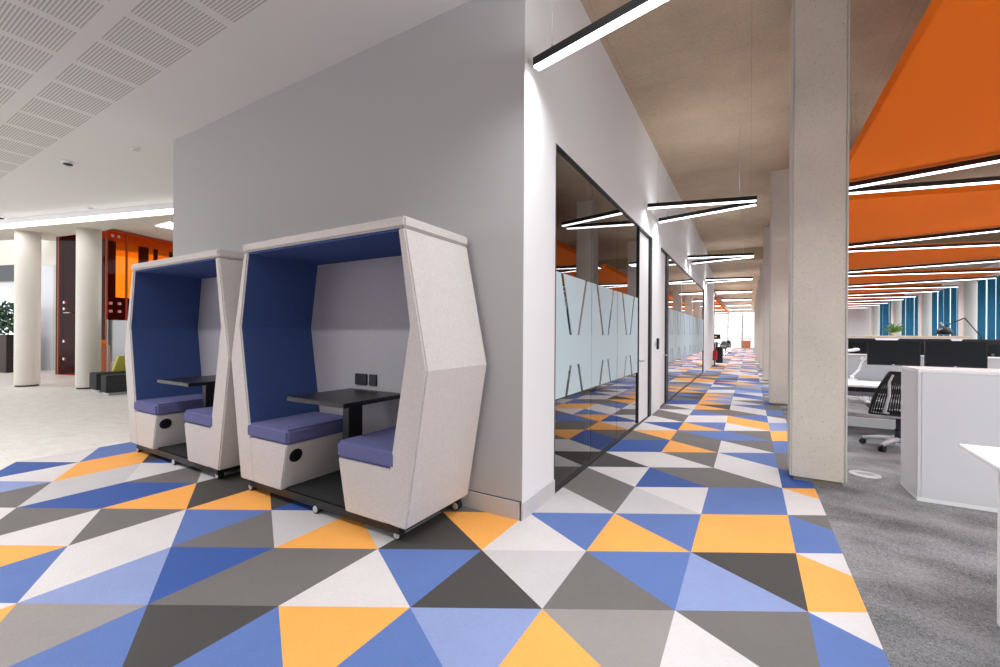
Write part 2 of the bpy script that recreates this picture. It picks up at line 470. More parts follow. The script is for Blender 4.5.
door(2, 7.66, 8.2, 8.205, 8.42, 8.08, 'white door leaf just past the white pier')
t = thing('card_reader', 'small dark card reader on the white pier between the doors', 'card reader', (X0, 7.31, 1.10))
b = MB(); b.box(0, .03, -.045, .045, -.09, .09); b.build('reader_body', M['dark_metal'], t, .006)
b = MB(); b.box(.03, .033, -.025, .025, .02, .06); b.build('reader_window', M['black_plastic'], t)
b = MB(); b.box(X0, X0 + .012, 7.10, 7.18, 1.06, 1.14)
tag(b.build('light_switch', M['grey_lam'], None, .003), 'small pale switch plate left of the dark card reader', 'switch')

# ================================================================== CEILINGS
L = Vector((math.cos(R(15.9)), math.sin(R(15.9)), 0)); N = Vector((-L.y, L.x, 0))
sA = Vector((-9.562, 3.898, 0)); 
def onstrip(tt, off=0): p = sA + L * tt + N * off; return (p.x, p.y)
b = MB()
b.prism([(-17.4, 1.62), (-16.3, .9), (-11.6, .6), (-11.4, -7), (X0 - .02, -7), (X0 - .02, YB), (-6.267, YB), (-6.267, 4.64), (-9.2, 3.85)], ZC, ZC + .12)
struct(b, 'ceiling', M['ceil'], None, 'white lobby ceiling with rectangular fields of slots', 'ceiling')
b = MB()
b.prism([(-17.4, 1.618), (-13.7, 2.63), (-9.6, 3.752), (-12.336, 3.68), (-13.844, 3.42), (-17.2, 2.46)], 3.46, 3.66)
struct(b, 'ceiling', M['conc_soffit'], None, 'beige concrete edge beam above the round columns', 'ceiling')
b = MB(); b.box(-19.2, -6.3, 2.7, 10, 4.1, 4.2)
b.box(-36, -19.2, -2, 16, 6.2, 6.4)  # unseen upper roof added to keep sky light off the lobby wall
struct(b, 'ceiling', M['conc_soffit'], None, 'grey ceiling of the space behind the round columns, with an added unseen roof blocking the sky beyond', 'ceiling')
b = MB(); b.box(X0 - .02, 8.2, -7, YSTEP, ZS, ZS + .3)
struct(b, 'ceiling', M['conc_ceil'], None, 'bare brown-grey concrete ceiling over the corridor and desks', 'ceiling')
b = MB(); b.box(-9, 8.2, YSTEP, YEND + .4, ZL, ZL + .3)
struct(b, 'ceiling', M['conc_ceil'], None, 'lower concrete ceiling farther along the corridor', 'ceiling')
b = MB(); b.box(X0, 8.2, YSTEP - .02, YSTEP - .001, ZL, ZS)
struct(b, 'trim_2', M['conc_beam'], None, 'concrete step across the ceiling where it drops', 'trim')

# recessed LED line along the lobby ceiling edge
t = thing('ceiling_strip_light', 'long thin white strip light along the edge of the lobby ceiling', 'light', (-9.2 + .0013, 3.86 - .005, ZC), R(15.29))
b = MB(); b.box(-8, .3, -.05, -.002, -.190, -.105); b.build('diffuser', M['strip_light'], t)
ld = bpy.data.lights.new('led_strip', 'AREA'); ld.shape = 'RECTANGLE'; ld.size = 8.2; ld.size_y = .045; ld.energy = 14; ld.spread = R(165); ld.color = (1, .98, .95)
lo_ = bpy.data.objects.new('led_strip', ld); COL.objects.link(lo_); lo_.parent = t; lo_.location = (-3.85, -.026, -.194)
b = MB(); b.box(-8, .3, -.052, .0, -.105, .0); b.build('housing', M['white_gloss'], t)
# the lobby's other ceiling line, in front of the pods
t = thing('ceiling_strip_light', 'long strip light in the ceiling in front of the seating pods', 'light', (-4.5, .0, ZC))
b = MB(); b.box(-3.7, 3.0, -.06, .06, -.02, -.004); b.build('diffuser', M['ceil_lamp'], t)
ld = bpy.data.lights.new('led_line', 'AREA'); ld.shape = 'RECTANGLE'; ld.size = 6.6; ld.size_y = .11; ld.energy = 75; ld.spread = R(125); ld.color = (1, .97, .95)
lo_ = bpy.data.objects.new('led_line', ld); COL.objects.link(lo_); lo_.parent = t; lo_.location = (-.35, 0, -.022)
b = MB(); b.box(-3.72, 3.02, -.09, -.06, -.03, -.001); b.box(-3.72, 3.02, .06, .09, -.03, -.001); b.build('housing', M['white_gloss'], t)

for nm, cat, lb, x, y, r, h in (
        ('smoke_detector', 'detector', 'round white smoke detector on the lobby ceiling between slots and strip light', -8.398, 2.111, .075, .05),
        ('smoke_detector', 'detector', 'dark edged smoke detector near the strip light at the left picture edge', -13.672, 2.40, .10, .06),
        ('ceiling_sprinkler', 'sprinkler', 'tiny pale sprinkler head near the top of the grey wall end', -6.99, 2.40, .05, .035),
        ('ceiling_sprinkler', 'sprinkler', 'tiny pale sprinkler head close above the strip light', -11.1, 3.12, .06, .04)):
    t = thing(nm, lb, cat, (x, y, ZC))
    b = MB(); b.lathe([(r, .02), (r, -h * .4), (r * .85, -h * .6)]); b.build('base_plate', M['white_gloss'], t)
    b = MB(); b.lathe([(r * .7, -h * .6), (r * .7, -h * .8), (r * .45, -h)]); b.build('sensor_head', M['grey_lam'] if 'sprinkler' in nm else M['dark_metal'], t)

# ================================================================== SEATING PODS
def make_pod():
    t = thing('seating_pod', '', 'seating pod', (0, 0, 0), 0, 'seating pods along the grey wall')
    yf, yb = -.32, .32                   # local y: front .. back
    out = [(.865, .10), (1.018, 1.035), (.842, 1.868)]
    inn = [(.787, 1.868), (.882, 1.29), (.672, .10)]
    for s in (-1, 1):
        b = MB(); b.prism([(s * x, z) for x, z in out + inn], yf, yb, 'y')
        b.build('side_panel', M['shell'], t, .010, 3)
        b = MB(); li = [(.797, 1.862), (.892, 1.29), (.758, .53)]
        b.prism([(s * x, z) for x, z in li] + [(s * (x - .0125), z) for x, z in li[::-1]], yf + .012, yb - .014, 'y')
        b.build('side_lining', M['blue_fab'], t)
    b = MB(); b.box(-.848, .848, yf - .008, yb + .005, 1.870, 1.937); b.build('roof', M['shell'], t, .012, 3)
    b = MB(); b.box(-.79, .79, yf + .012, yb - .014, 1.855, 1.871); b.build('roof_lining', M['blue_fab'], t)
    b = MB()
    p = [(-.68, .10), (-.884, 1.29), (-.789, 1.865), (.789, 1.865), (.884, 1.29), (.68, .10)]
    b.prism(p, yb - .012, yb, 'y'); b.build('back_panel', M['shell'], t)
    b = MB()
    for z0, z1, x0, x1, d0, d1 in ((.115, 1.29, .675, .88, .016, .014), (1.29, 1.862, .88, .784, .014, .018)):
        b.poly([(-x0, yb - d0, z0), (x0, yb - d0, z0), (x1, yb - d1, z1), (-x1, yb - d1, z1)])
        b.poly([(-x0, yb - .012, z0), (-x1, yb - .012, z1), (x1, yb - .012, z1), (x0, yb - .012, z0)])
        for s in (-1, 1): b.poly([(s * x0, yb - d0, z0), (s * x1, yb - d1, z1), (s * x1, yb - .012, z1), (s * x0, yb - .012, z0)])
    bmesh.ops.remove_doubles(b.bm, verts=b.bm.verts[:], dist=.0005)
    b.build('back_lining', M['grey_fab'], t)
    for s in (-1, 1):
        b = MB(); b.prism([(s * .765, .10), (s * .345, .10), (s * .272, .435), (s * .80, .435)], yf + .002, yb - .035, 'y')
        bx = b.build('bench_box', M['shell'], t, .008)
        b = MB(); b.box(min(s * .78, s * .262), max(s * .78, s * .262), yf - .004, yb - .04, .437, .545)
        b.build('seat_cushion', M['blue_seat'], t, .018, 3)
        n = Vector((-s, 0, -.22)).normalized(); c = Vector((s * .292, yf + .085, .345))
        b = MB(); b.cyl(c - n * .004, c + n * .006, .052, .050, 24); b.cyl(c + n * .006, c + n * .008, .036, .034, 24)
        b.build('grommet', M['black_plastic'], bx)
    b = MB(); b.box(-.34, .34, yf + .05, yb - .03, .082, .112); b.build('floor_tray', M['tray'], t)
    b = MB(); b.box(-.79, .79, yf + .03, yf + .07, .045, .098); b.box(-.79, .79, yb - .08, yb - .04, .045, .098)
    for s in (-1, 1): b.box(s * .77 - .02, s * .77 + .02, yf + .07, yb - .08, .05, .097)
    b.build('base_frame', M['black_metal'], t)
    for cx, cy in ((-.80, -.26), (.755, -.26), (.01, -.272), (-.80, .27), (.80, .27)):
        b = MB(); b.box(cx - .016, cx + .016, cy - .002, cy + .03, .035, .095); b.cyl((cx, cy - .018, .031), (cx, cy + .026, .031), .030, seg=20)
        c = b.build('castor', M['rubber'], t)
        b = MB(); b.cyl((cx, cy - .022, .031), (cx, cy - .017, .031), .021, .024, 20); b.cyl((cx, cy - .026, .031), (cx, cy - .022, .031), .008, seg=12)
        b.build('wheel_hub', M['wheel'], c)
    b = MB(); b.box(-.315, .305, yf + .02, yb - .04, .752, .783); b.build('table_top', M['black_top'], t, .006)
    b = MB(); b.box(-.035, .035, -.03, .10, .112, .752); b.box(-.20, .20, -.10, .17, .735, .752); b.build('table_leg', M['black_metal'], t, .004)
    for sx, wd in ((-.21, .14), (-.072, .086)):
        b = MB(); b.box(sx - wd / 2, sx + wd / 2, yb - .028, yb - .012, .815, .908); so = b.build('power_socket', M['black_plastic'], t, .004)
        for q in ((-.035, .035) if wd > .1 else (0,)):
            b = MB(); b.prism([(sx + q - .02, .842), (sx + q + .02, .842), (sx + q + .02, .862), (sx + q + .005, .862), (sx + q + .005, .885), (sx + q - .005, .885), (sx + q - .005, .862), (sx + q - .02, .862)], yb - .0295, yb - .0275, 'y')
            b.build('socket_outlet', M['dark_metal'], so)
    return t
pod = make_pod()
pod.location = (-2.585, 2.18, 0)
pod['label'] = 'nearer grey and navy seating pod, next to the corridor corner'
dup(pod, (-4.645, 2.18, 0), 0, 'farther grey and navy seating pod, nearer the lobby columns')

# ================================================================== V-SHAPED PENDANT LIGHTS
LED = {}; LAMP_W = 7.0
def bar(t, p0, p1, ends, zb=3.05):
    p0, p1 = Vector((*p0, zb)), Vector((*p1, zb)); d = (p1 - p0); ln = d.length; d.normalize(); n = Vector((-d.y, d.x, 0))
    def slab(z0, z1, hw, e=0):
        b = MB(); a, c = p0 + d * e, p1 - d * e
        b.prism([tuple((a - n * hw).xy), tuple((c - n * hw).xy), tuple((c + n * hw).xy), tuple((a + n * hw).xy)], z0, z1); return b
    slab(zb + .012, zb + .068, .030).build('housing', M['black_metal'], t)
    slab(zb, zb + .0125, .0285, .006).build('diffuser', M['lamp_light'], t)
    for f in ends:
        q = p0 + d * ln * f; b = MB(); b.cyl((q.x, q.y, zb + .066), (q.x, q.y, zb + ends[f]), .0016, seg=6); b.cyl((q.x, q.y, zb + .066), (q.x, q.y, zb + .10), .008, seg=8)
        b.build('suspension_cable', M['steel'], t)
    key = round(ln, 2)
    if key not in LED:
        ld = bpy.data.lights.new('led_tube', 'AREA'); ld.shape = 'RECTANGLE'; ld.size = ln - .02; ld.size_y = .05
        ld.energy = LAMP_W * ln * (1.4 if ln > 2 else 1); ld.spread = R(150); ld.color = (.95, .98, 1); LED[key] = ld
    o = bpy.data.objects.new('led_tube', LED[key]); COL.objects.link(o); o.parent = t
    if key + 100 not in LED:
        lu = LED[key].copy(); lu.energy = LAMP_W * ln * .18; lu.spread = R(180); LED[key + 100] = lu
    c = (p0 + p1) / 2
    if ln < 2:
        u = bpy.data.objects.new('added_uplight', LED[key + 100]); COL.objects.link(u); u.parent = t  # upward fill added to lighten the concrete ceiling, not a seen lamp
        u.location = (c.x, c.y, zb + .07); u.rotation_euler = (PI, 0, -math.atan2(d.y, d.x))
    o.location = (c.x, c.y, zb - .002); o.rotation_euler = (0, 0, math.atan2(d.y, d.x))
ordn = ['nearest', 'second', 'third', 'fourth', 'fifth', 'sixth', 'seventh', 'eighth', 'ninth', 'tenth']
NV = 10
def make_v(side, hz):
    h = hz - 3.05
    if side < 0:
        t = thing('pendant_light', '', 'pendant light', (0, 0, 0), 0, 'V-shaped pendant lights over the corridor')
        bar(t, (-1.268, .43), (.067, .10), {.10: h, .85: h}); bar(t, (-1.275, -.45), (.067, -.10), {.10: h, .85: h})
    else:
        t = thing('pendant_light', '', 'pendant light', (0, 0, 0), 0, 'V-shaped pendant lights over the desks')
        bar(t, (.87, .08), (6.55, 1.35), {.04: h, .35: h, .65: h, .95: h}); bar(t, (.87, -.08), (6.55, -1.48), {.04: h, .35: h, .65: h, .95: h})
    return t
protos = {}
for k in range(-1, NV):
    y = 2.19 + 4.59 * k
    hz = ZS if y < YSTEP - 1.6 else ZL
    for side, lab in ((-1, '%s V-shaped black pendant light over the corridor, counting from the corner'),
                      (1, '%s V-shaped black pendant light over the desks, counting along the office')):
        if side > 0 and y > 35: continue
        key = (side, hz)
        if key not in protos: protos[key] = make_v(side, hz); o = protos[key]
        else: o = copy_tree(protos[key])
        o.location = (0, y, 0); o['label'] = lab % ordn[k] if k >= 0 else lab.split('%s ')[1].split(',')[0] + ' behind the viewpoint'

for k in range(4, 10):
    o = copy_tree(protos[(1, ZL)]); o.location = (-.7, 2.19 + 4.59 * k, 0); o.rotation_euler = (0, 0, PI)
    o['label'] = '%s V-shaped black pendant light left of the corridor beyond the white wall' % ordn[k - 4]; o['group'] = 'V-shaped pendant lights in the far open office'

# ================================================================== ORANGE CEILING RAFTS
def raft_mesh(x0, x1, ya, sa, yb_, sb, z0, z1):
    b = MB(); b.prism([(x0, ya), (x1, ya + sa * (x1 - x0)), (x1, yb_ + sb * (x1 - x0)), (x0, yb_)], z0, z1); return b
def raft(x0, x1, k, first, left, label, group):
    y = 2.33 + 4.6 * k
    t = thing('ceiling_raft', label, 'ceiling raft', (0, y, 0), 0, group)
    ya = .62
    if not left: b = raft_mesh(x0, x1, ya, .25, 4.43, -.24, 3.15, 3.27)
    else: b = MB(); b.prism([(x1, .7), (x1, 4.35), (x0, 3.4), (x0, 1.7)], 3.15, 3.27)
    b.build('felt_panel', M['orange_raft'], t, .004)
    hz = (ZS if y + 4.5 < YSTEP else ZL)
    for fx in (.08, .5):
        for yy in (2.0, 3.2):
            xx = x0 + (x1 - x0) * (fx if not left else 1 - fx); b = MB(); b.cyl((xx, yy, 3.26), (xx, yy, hz), .003, seg=6); b.build('hanger_wire', M['steel'], t)
for k in range(8):
    raft(.93, 6.35, k, k == 0, False, '%s orange felt ceiling raft over the desks, counting from the front' % ordn[k], 'orange ceiling rafts over the desks')
for k in range(4, 9):
    raft(-7.5, -1.62, k, False, True, '%s orange ceiling raft left of the corridor beyond the white wall' % ordn[k - 4], 'orange ceiling rafts in the far open office')

# ================================================================== CONCRETE COLUMNS
def conc_column(k):
    y0 = 4.47 + 4.6 * k; zt = ZS if y0 < YSTEP else ZL
    t = thing('concrete_column', '%s rectangular concrete column along the corridor edge' % ordn[k], 'column', (.50, y0, 0), 0, 'concrete columns along the corridor')
    c = .012
    b = MB(); b.prism([(-.19 + c, 0), (.19 - c, 0), (.19, c), (.19, .36 - c), (.19 - c, .36), (-.19 + c, .36), (-.19, .36 - c), (-.19, c)], .035, zt)
    b.build('shaft', M['conc_col'], t)
    b = MB(); b.box(-.165, .165, .025, .335, 0, .036); b.build('plinth', M['conc_beam'], t)
    for sx in (-1, 1):
        b = MB(); b.box(sx * .1905 - .006, sx * .1905 + .006, -.006, .006, .04, zt); b.build('corner_bead', M['conc_edge'], t)
for k in range(9): conc_column(k)

# ================================================================== RIGHT WINDOW WALL
XW = 7.0
WY = [13.65 + 4.6 * k for k in range(6)]
for k, y in enumerate(WY):
    zt = ZS if y < YSTEP else ZL
    b = MB(); b.box(XW, XW + .36, y, y + .5, 0, zt)
    tag(b.build('window_pillar', M['conc_lobby'], None, .01), '%s concrete pillar between the blue window bays on the right' % ordn[k], 'pillar', 'pillars between the window bays')
    if k < 5:
        y1 = y + 4.6
        f = MB(); xw = XW + .36
        for z0, z1 in ((.75, .82), (3.3, 3.38)): f.box(xw, xw + .08, y, y1, z0, z1)
        for q in range(7): yy = y + .3 + q * (4.0 / 6); f.box(xw, xw + .08, yy - .03, yy + .03, .8, 3.35)
        win = struct(f, 'window_%d' % (3 + k), M['white_gloss'], None, '%s tall window bay with blue blinds on the right side' % ordn[k], 'window')
        g = MB(); g.box(xw + .03, xw + .04, y, y1, .8, 3.35); g.build('glass_pane', M['glass_clear'], win)
        for q in range(6):
            yy = y + .36 + q * .70
            bb = MB(); bb.box(xw - .05, xw - .02, yy, yy + (.58 if q % 2 else .52), .82, 3.32); bb.build('blue_blind', M['blue_blind'], win)
b = MB(); b.box(XW + .36, XW + .5, -7, 37.6, 0, .75); b.box(XW + .36, XW + .5, -7, 37.6, 3.38, ZL); b.box(XW + .36, XW + .5, -7, YSTEP, ZL, ZS)
for q in range(7): b.box(XW + .36, XW + .5, -7 + q * 2.95, -6.3 + q * 2.95, .75, 3.38)  # unseen near panels added to hold back daylight from the side
struct(b, 'wall_right', M['white_paint'], None, 'low white wall below and above the right side windows', 'wall')
b = MB(); b.box(.9, 7.5, 37.4, 37.6, 0, ZL)
struct(b, 'wall_far', M['white_paint'], None, 'white wall at the far end of the desk area', 'wall')

# far end of the corridor: glazed wall
f = MB()
for x in [-9 + 1.2 * q for q in range(9)] + [.75]: f.box(x - .06, x + .06, YEND, YEND + .1, 0, 3.5)
for z in (0.0, .9, 2.0, 3.4): f.box(-9, .8, YEND + .01, YEND + .09, z, z + .06)
win = struct(f, 'window_8', M['steel'], None, 'bright glazed wall at the far end of the corridor', 'window')
g = MB(); g.box(-9, .8, YEND + .045, YEND + .055, .05, 3.45); g.build('glass_pane', M['glass_clear'], win)
b = MB(); b.box(-9, 8.2, YEND, YEND + .12, 3.46, ZL); b.box(.8, 1.0, 37.6, YEND, 0, ZL)
struct(b, 'wall_end', M['white_paint'], None, 'white wall around the far corridor window', 'wall')

# ================================================================== LOBBY BEHIND THE PODS
for i, (x, y) in enumerate([(-12.485, 3.481), (-14.046, 2.89)]):
    t = thing('round_column', ('round pale concrete column in front of the orange glass, nearer the pods', 'round pale concrete column beside the planter, left of the orange glass')[i], 'column', (x, y, 0))
    b = MB(); b.lathe([(.196, .03), (.205, .04), (.205, 3.46)], seg=48); b.build('shaft', M['conc_lobby'], t)
    b = MB(); b.lathe([(.188, -.004), (.188, .03)], seg=32); b.build('shadow_gap', M['dark_metal'], t)
# orange glass box
OC = Vector((-15.249, 4.595, 0))
def atL(tt, nn, z=0): p = OC + L * tt + N * nn; return Vector((p.x, p.y, z))
rt = thing('orange_glass_box', 'meeting box of orange tinted glass behind the round columns', 'glass box', tuple(OC), R(15.9))
HG = 4.08
def slabL(t0, t1, n0, n1, z0, z1): b = MB(); b.box(t0, t1, n0, n1, z0, z1); return b
for a, c in ((-1.83, -1.62), (-1.61, -1.14), (-1.13, -.02)):
    slabL(a, c, -.008, .008, .0 if a < -1.2 else .02, HG).build('glass_pane', M['glass_orange'], rt)
for a, c in ((.0, 1.3), (1.31, 2.6), (2.61, 3.9), (3.91, 5.2)):
    slabL(-.008, .008, a, c, .40, HG).build('glass_pane', M['glass_orange'], rt)
slabL(-.10, .04, -.02, 5.2, -.005, .40).build('sill', M['wood'], rt)
b = MB(); b.box(-.02, .02, .0, .04, .4, HG); b.box(-.02, .02, .50, .54, .4, HG); b.box(-.03, .03, 0, 5.2, HG - .06, HG); b.box(-1.84, -1.80, -.015, .015, 0, HG)
b.build('glass_edge', M['orange_frame'], rt)
for tt, z in ((-1.56, 2.05), (-1.56, 1.87), (-1.56, .95), (-1.56, .45)): b = MB(); b.box(tt - .03, tt + .03, -.03, .03, z - .035, z + .035); b.build('patch_fitting', M['steel'], rt)
for nn, z in ((.15, 3.9), (.30, 3.9), (.12, 2.02), (.34, 2.02), (.12, 1.80), (.34, 1.80)): b = MB(); b.box(-.03, .03, nn - .03, nn + .03, z - .035, z + .035); b.build('patch_fitting', M['steel'], rt)
b = MB(); b.cyl((-1.50, -.06, 1.755), (-1.25, -.06, 1.755), .018); b.cyl((-1.48, -.06, 1.755), (-1.48, .0, 1.755), .012); b.cyl((-1.27, -.06, 1.755), (-1.27, .0, 1.755), .012)
b.build('door_handle', M['steel'], rt)
# dark core with bright windows behind the glass
b = MB()
wn = -1.9
def wallN(n0, n1, za, zb, t0=wn - .08, t1=wn): b.box(t0, t1, n0, n1, za, zb)
wallN(.03, 1.50, -.005, 4.1); wallN(1.50, 2.22, -.005, 2.33); wallN(2.22, 2.50, -.005, 4.1); wallN(2.50, 2.71, -.005, 3.6); wallN(2.71, 2.80, -.005, 4.1); wallN(2.80, 3.25, -.005, 3.5); wallN(3.25, 6, -.005, 4.1)
o = b.build('wall_core', M['brown_panel']); o.location = OC; o.rotation_euler = (0, 0, R(15.9)); tag(o, 'dark brown inner wall seen through the orange glass', 'wall', kind='structure'); o.name = 'wall_core'
# lobby end wall at the far left
LW = Vector((-19, 4.5, 0))
def lobby_wall(name, boxes, m, label, cat='wall', parent=None):
    b = MB()
    for bx in boxes: b.box(*bx)
    o = b.build(name, m); o.location = LW; o.rotation_euler = (0, 0, R(15.9))
    return tag(o, label, cat, kind='structure')
lobby_wall('wall_lobby', [(-9, .3, 0, .3, 3.34, 4.1)], M['conc_lobby'], 'concrete band above the lobby window and grey panel')
lobby_wall('wall_lobby', [(-1.7, -.08, .02, .1, -.005, 3.34)], M['lilac'], 'pale lilac panel right of the far left round column')
lobby_wall('trim_3', [(-.08, .06, .0, .12, -.005, 3.34), (-9, -1.7, .05, .25, 2.85, 3.34)], M['conc_soffit'], 'beige post beside the orange glass', 'trim')
lobby_wall('trim_4', [(-9, -1.72, -.02, .05, 2.88, 3.4)], M['dark_metal'], 'dark band above the lobby window', 'trim')
f = MB()
f.box(-9, -1.7, .1, .18, 2.55, 2.88); f.box(-9, -1.7, .1, .18, -.005, .1)
for x in (-1.74, -3.9, -6.1): f.box(x - .04, x + .04, .1, .18, .1, 2.6)
o = f.build('window_9', M['grey_lam']); o.location = LW; o.rotation_euler = (0, 0, R(15.9)); tag(o, 'bright lobby window behind the planter', 'window', kind='structure')
g = MB(); g.box(-9, -1.7, .135, .145, .1, 2.55); g.build('glass_pane', M['glass_clear'], o)

# planter with hedge-like plant
t = thing('planter', 'tall dark planter with glossy green foliage at the left picture edge', 'planter', (-19.35, 3.62, -.006), R(15.9))
b = MB(); b.prism([(-.75, -.28), (.40, -.28), (.40, .28), (-.75, .28)], 0, 1.12); b.build('planter_box', M['planter'], t, .01)
b = MB(); b.box(-.70, .35, -.23, .23, 1.07, 1.125); b.build('soil', M['brown_panel'], t)
b = MB()
rr = random.Random(3)
for q in range(520):
    c = Vector((rr.uniform(-.78, .45), rr.uniform(-.32, .32), 1.12 + rr.random() ** .8 * .95))
    d = Vector((rr.uniform(-1, 1), rr.uniform(-1, .4), rr.uniform(-.2, 1))).normalized(); u = d.orthogonal().normalized(); ln, wd = rr.uniform(.10, .17), rr.uniform(.03, .05)
    mid = c + d * ln * .5 + d.cross(u) * .012
    b.poly([c, mid + u * wd, c + d * ln, mid - u * wd])
o = b.build('foliage', M['leaf'], t); o['kind'] = 'stuff'
b = MB()
for x in (-.5, -.1, .2): b.tube([(x, 0, 1.1), (x + .03, .02, 1.5), (x - .02, 0, 1.95)], .012)
b.build('stem', M['brown_panel'], t)

# benches with lime backrest
def ground(dx, dy): return dx, dy
t = thing('bench', 'dark upholstered bench with a lime yellow backrest by the round column', 'bench', (-11.85, 3.30, -.006))
b = MB(); b.prism([(0, .02), (.46, 0), (.50, 1.5), (.0, 1.5)], .05, .39); b.build('seat_block', M['bench'], t, .012)
b = MB(); b.box(.03, .44, .04, 1.45, 0, .05); b.build('plinth', M['steel'], t)
b = MB(); b.prism([(.36, .385), (1.4, .385), (1.4, .72), (.46, .72)], .03, .13, 'x'); b.build('backrest', M['yellow'], t, .012)
t = thing('bench', 'dark upholstered bench block closer to the far pod', 'bench', (-11.12, 3.25, -.006))
b = MB(); b.prism([(.05, .02), (.40, 0), (.44, 1.3), (.05, 1.3)], .05, .39); b.build('seat_block', M['bench'], t, .012)
b = MB(); b.box(.08, .38, .04, 1.25, 0, .05); b.build('plinth', M['steel'], t)
t = thing('glass_screen', 'pale free-standing glass screen behind the lime backrest', 'screen', (-12.35, 3.90, -.006), R(45))
b = MB(); b.box(-.15, .45, -.006, .006, .06, 1.50); b.build('pane', M['glass_screen'], t)
b = MB(); b.box(-.17, -.15, -.012, .012, 0, 1.51); b.box(.43, .45, -.012, .012, 0, 1.51); b.box(-.15, .43, -.012, .012, 0, .06); b.build('frame', M['steel'], t)
t = thing('copper_pot', 'tall copper coloured pot beside the round column in front of the orange glass', 'pot', (-13.36, 3.95, -.006))
b = MB(); b.lathe([(.13, 0), (.17, .3), (.17, .7), (.16, .90), (.15, .92)]); b.build('pot_body', M['copper'], t)
b = MB(); b.lathe([(.14, .92), (.11, 1.0), (.05, 1.04)]); b.build('lid', M['orange_raft'], t)
t = thing('ceiling_light_panel', 'small square light panel in the grey ceiling above the farther pod', 'light', (-13.25, 5.40, 4.1), 0)
b = MB(); b.box(-.55, .35, -.22, .22, -.02, -.004); b.build('diffuser', M['panel_light'], t)
b = MB(); b.box(-.57, -.55, -.24, .24, -.03, -.001); b.box(.35, .37, -.24, .24, -.03, -.001); b.build('frame', M['white_gloss'], t)

# ================================================================== OFFICE FURNITURE ON THE RIGHT
t = thing('storage_cabinet', 'low white storage cabinet beside the nearest concrete column', 'cabinet', (1.105, 4.40, 0))
b = MB(); b.box(.02, 1.5, .018, .40, .03, .975); b.build('carcass', M['grey_lam'], t)
b = MB(); b.box(0, 1.52, 0, .42, .975, 1.0); b.build('top_panel', M['white_gloss'], t, .003)
b = MB(); b.box(0, .02, 0, .42, .03, .975); b.build('side_panel', M['grey_lam'], t, .002)
b = MB(); b.box(.021, 1.52, 0, .018, .03, .974); b.build('front_panel', M['grey_lam'], t, .002)
b = MB(); b.box(.0, 1.52, .0, .42, 0, .03); b.build('plinth', M['white_gloss'], t)

t = thing('white_table', 'white table with a pointed corner at the lower right picture edge', 'table', (.86, 2.86, 0))
b = MB(); b.prism([(0, 0), (1.5, .02), (1.5, -1.3), (-.05, -1.3)], .722, .74); b.build('table_top', M['white_gloss'], t, .003)
b = MB(); b.bm.verts.ensure_lookup_table()
up = [(0.004, -.004), (1.49, .012), (1.49, -1.29), (-.04, -1.29)]; lo = [(.07, -.06), (1.42, -.05), (1.42, -1.22), (.03, -1.22)]
A = [b.bm.verts.new((x, y, .722)) for x, y in up]; B = [b.bm.verts.new((x, y, .672)) for x, y in lo]
b.bm.faces.new(A); b.bm.faces.new(B[::-1])
for i in range(4): b.bm.faces.new([A[i], A[(i + 1) % 4], B[(i + 1) % 4], B[i]])
b.build('underside', M['white_gloss'], t)
for lx, ly in ((.072, -.225), (1.3, -.12), (.072, -1.15), (1.3, -1.15)):
    b = MB(); b.box(lx, lx + .06, ly, ly + .06, 0, .675); b.build('leg', M['white_gloss'], t, .004)

b = MB(); b.lathe([(.115, .0), (.115, .006), (.10, .008)], seg=32)
t = thing('floor_outlet', 'round metal floor outlet set in the grey carpet behind the column', 'floor outlet', (.90, 4.97, 0))
b.build('cover_plate', M['wheel'], t)
b = MB(); b.box(-.06, .06, -.035, .035, .008, .010); b.build('flap', M['steel'], t)

def make_desk(label, x0, x1, y, z=.64, dep=.75, group='white desks in rows'):
    t = thing('desk', label, 'desk', (0, 0, 0), 0, group)
    b = MB(); b.box(x0, x1, y, y + dep, z - .025, z); b.build('desk_top', M['white_gloss'], t, .003)
    b = MB(); b.box(x0 + .1, x1 - .1, y + .18, y + .30, z - .10, z - .025); b.build('cable_tray', M['dark_metal'], t)
    for xx in (x0 + .28, x1 - .32):
        b = MB(); b.box(xx - .04, xx + .04, y + .36, y + .44, .05, z - .025); b.box(xx - .035, xx + .035, y + .06, y + dep - .05, 0, .05); b.build('leg', M['white_gloss'], t, .004)
    return t
make_desk('white desk behind the low cabinet, with two monitors above it', .72, 3.2, 6.8)
make_desk('white desk on the far side of the grey divider', .72, 3.2, 7.68)
make_desk('white desk in the third row, under the reading lamp', 1.6, 4.6, 10.0)
t = thing('desk_divider', 'grey fabric divider screen between the back to back desks', 'divider', (0, 0, 0))
b = MB(); b.box(.74, 3.2, 7.585, 7.625, .42, .985); b.build('screen_panel', M['screen_fab'], t, .006)
b = MB(); b.box(.74, 3.2, 7.58, 7.63, .985, 1.0); b.build('top_rail', M['white_gloss'], t)
b = MB(); b.box(.8, 3.1, 7.57, 7.64, 0, .12); b.build('base_rail', M['white_gloss'], t)

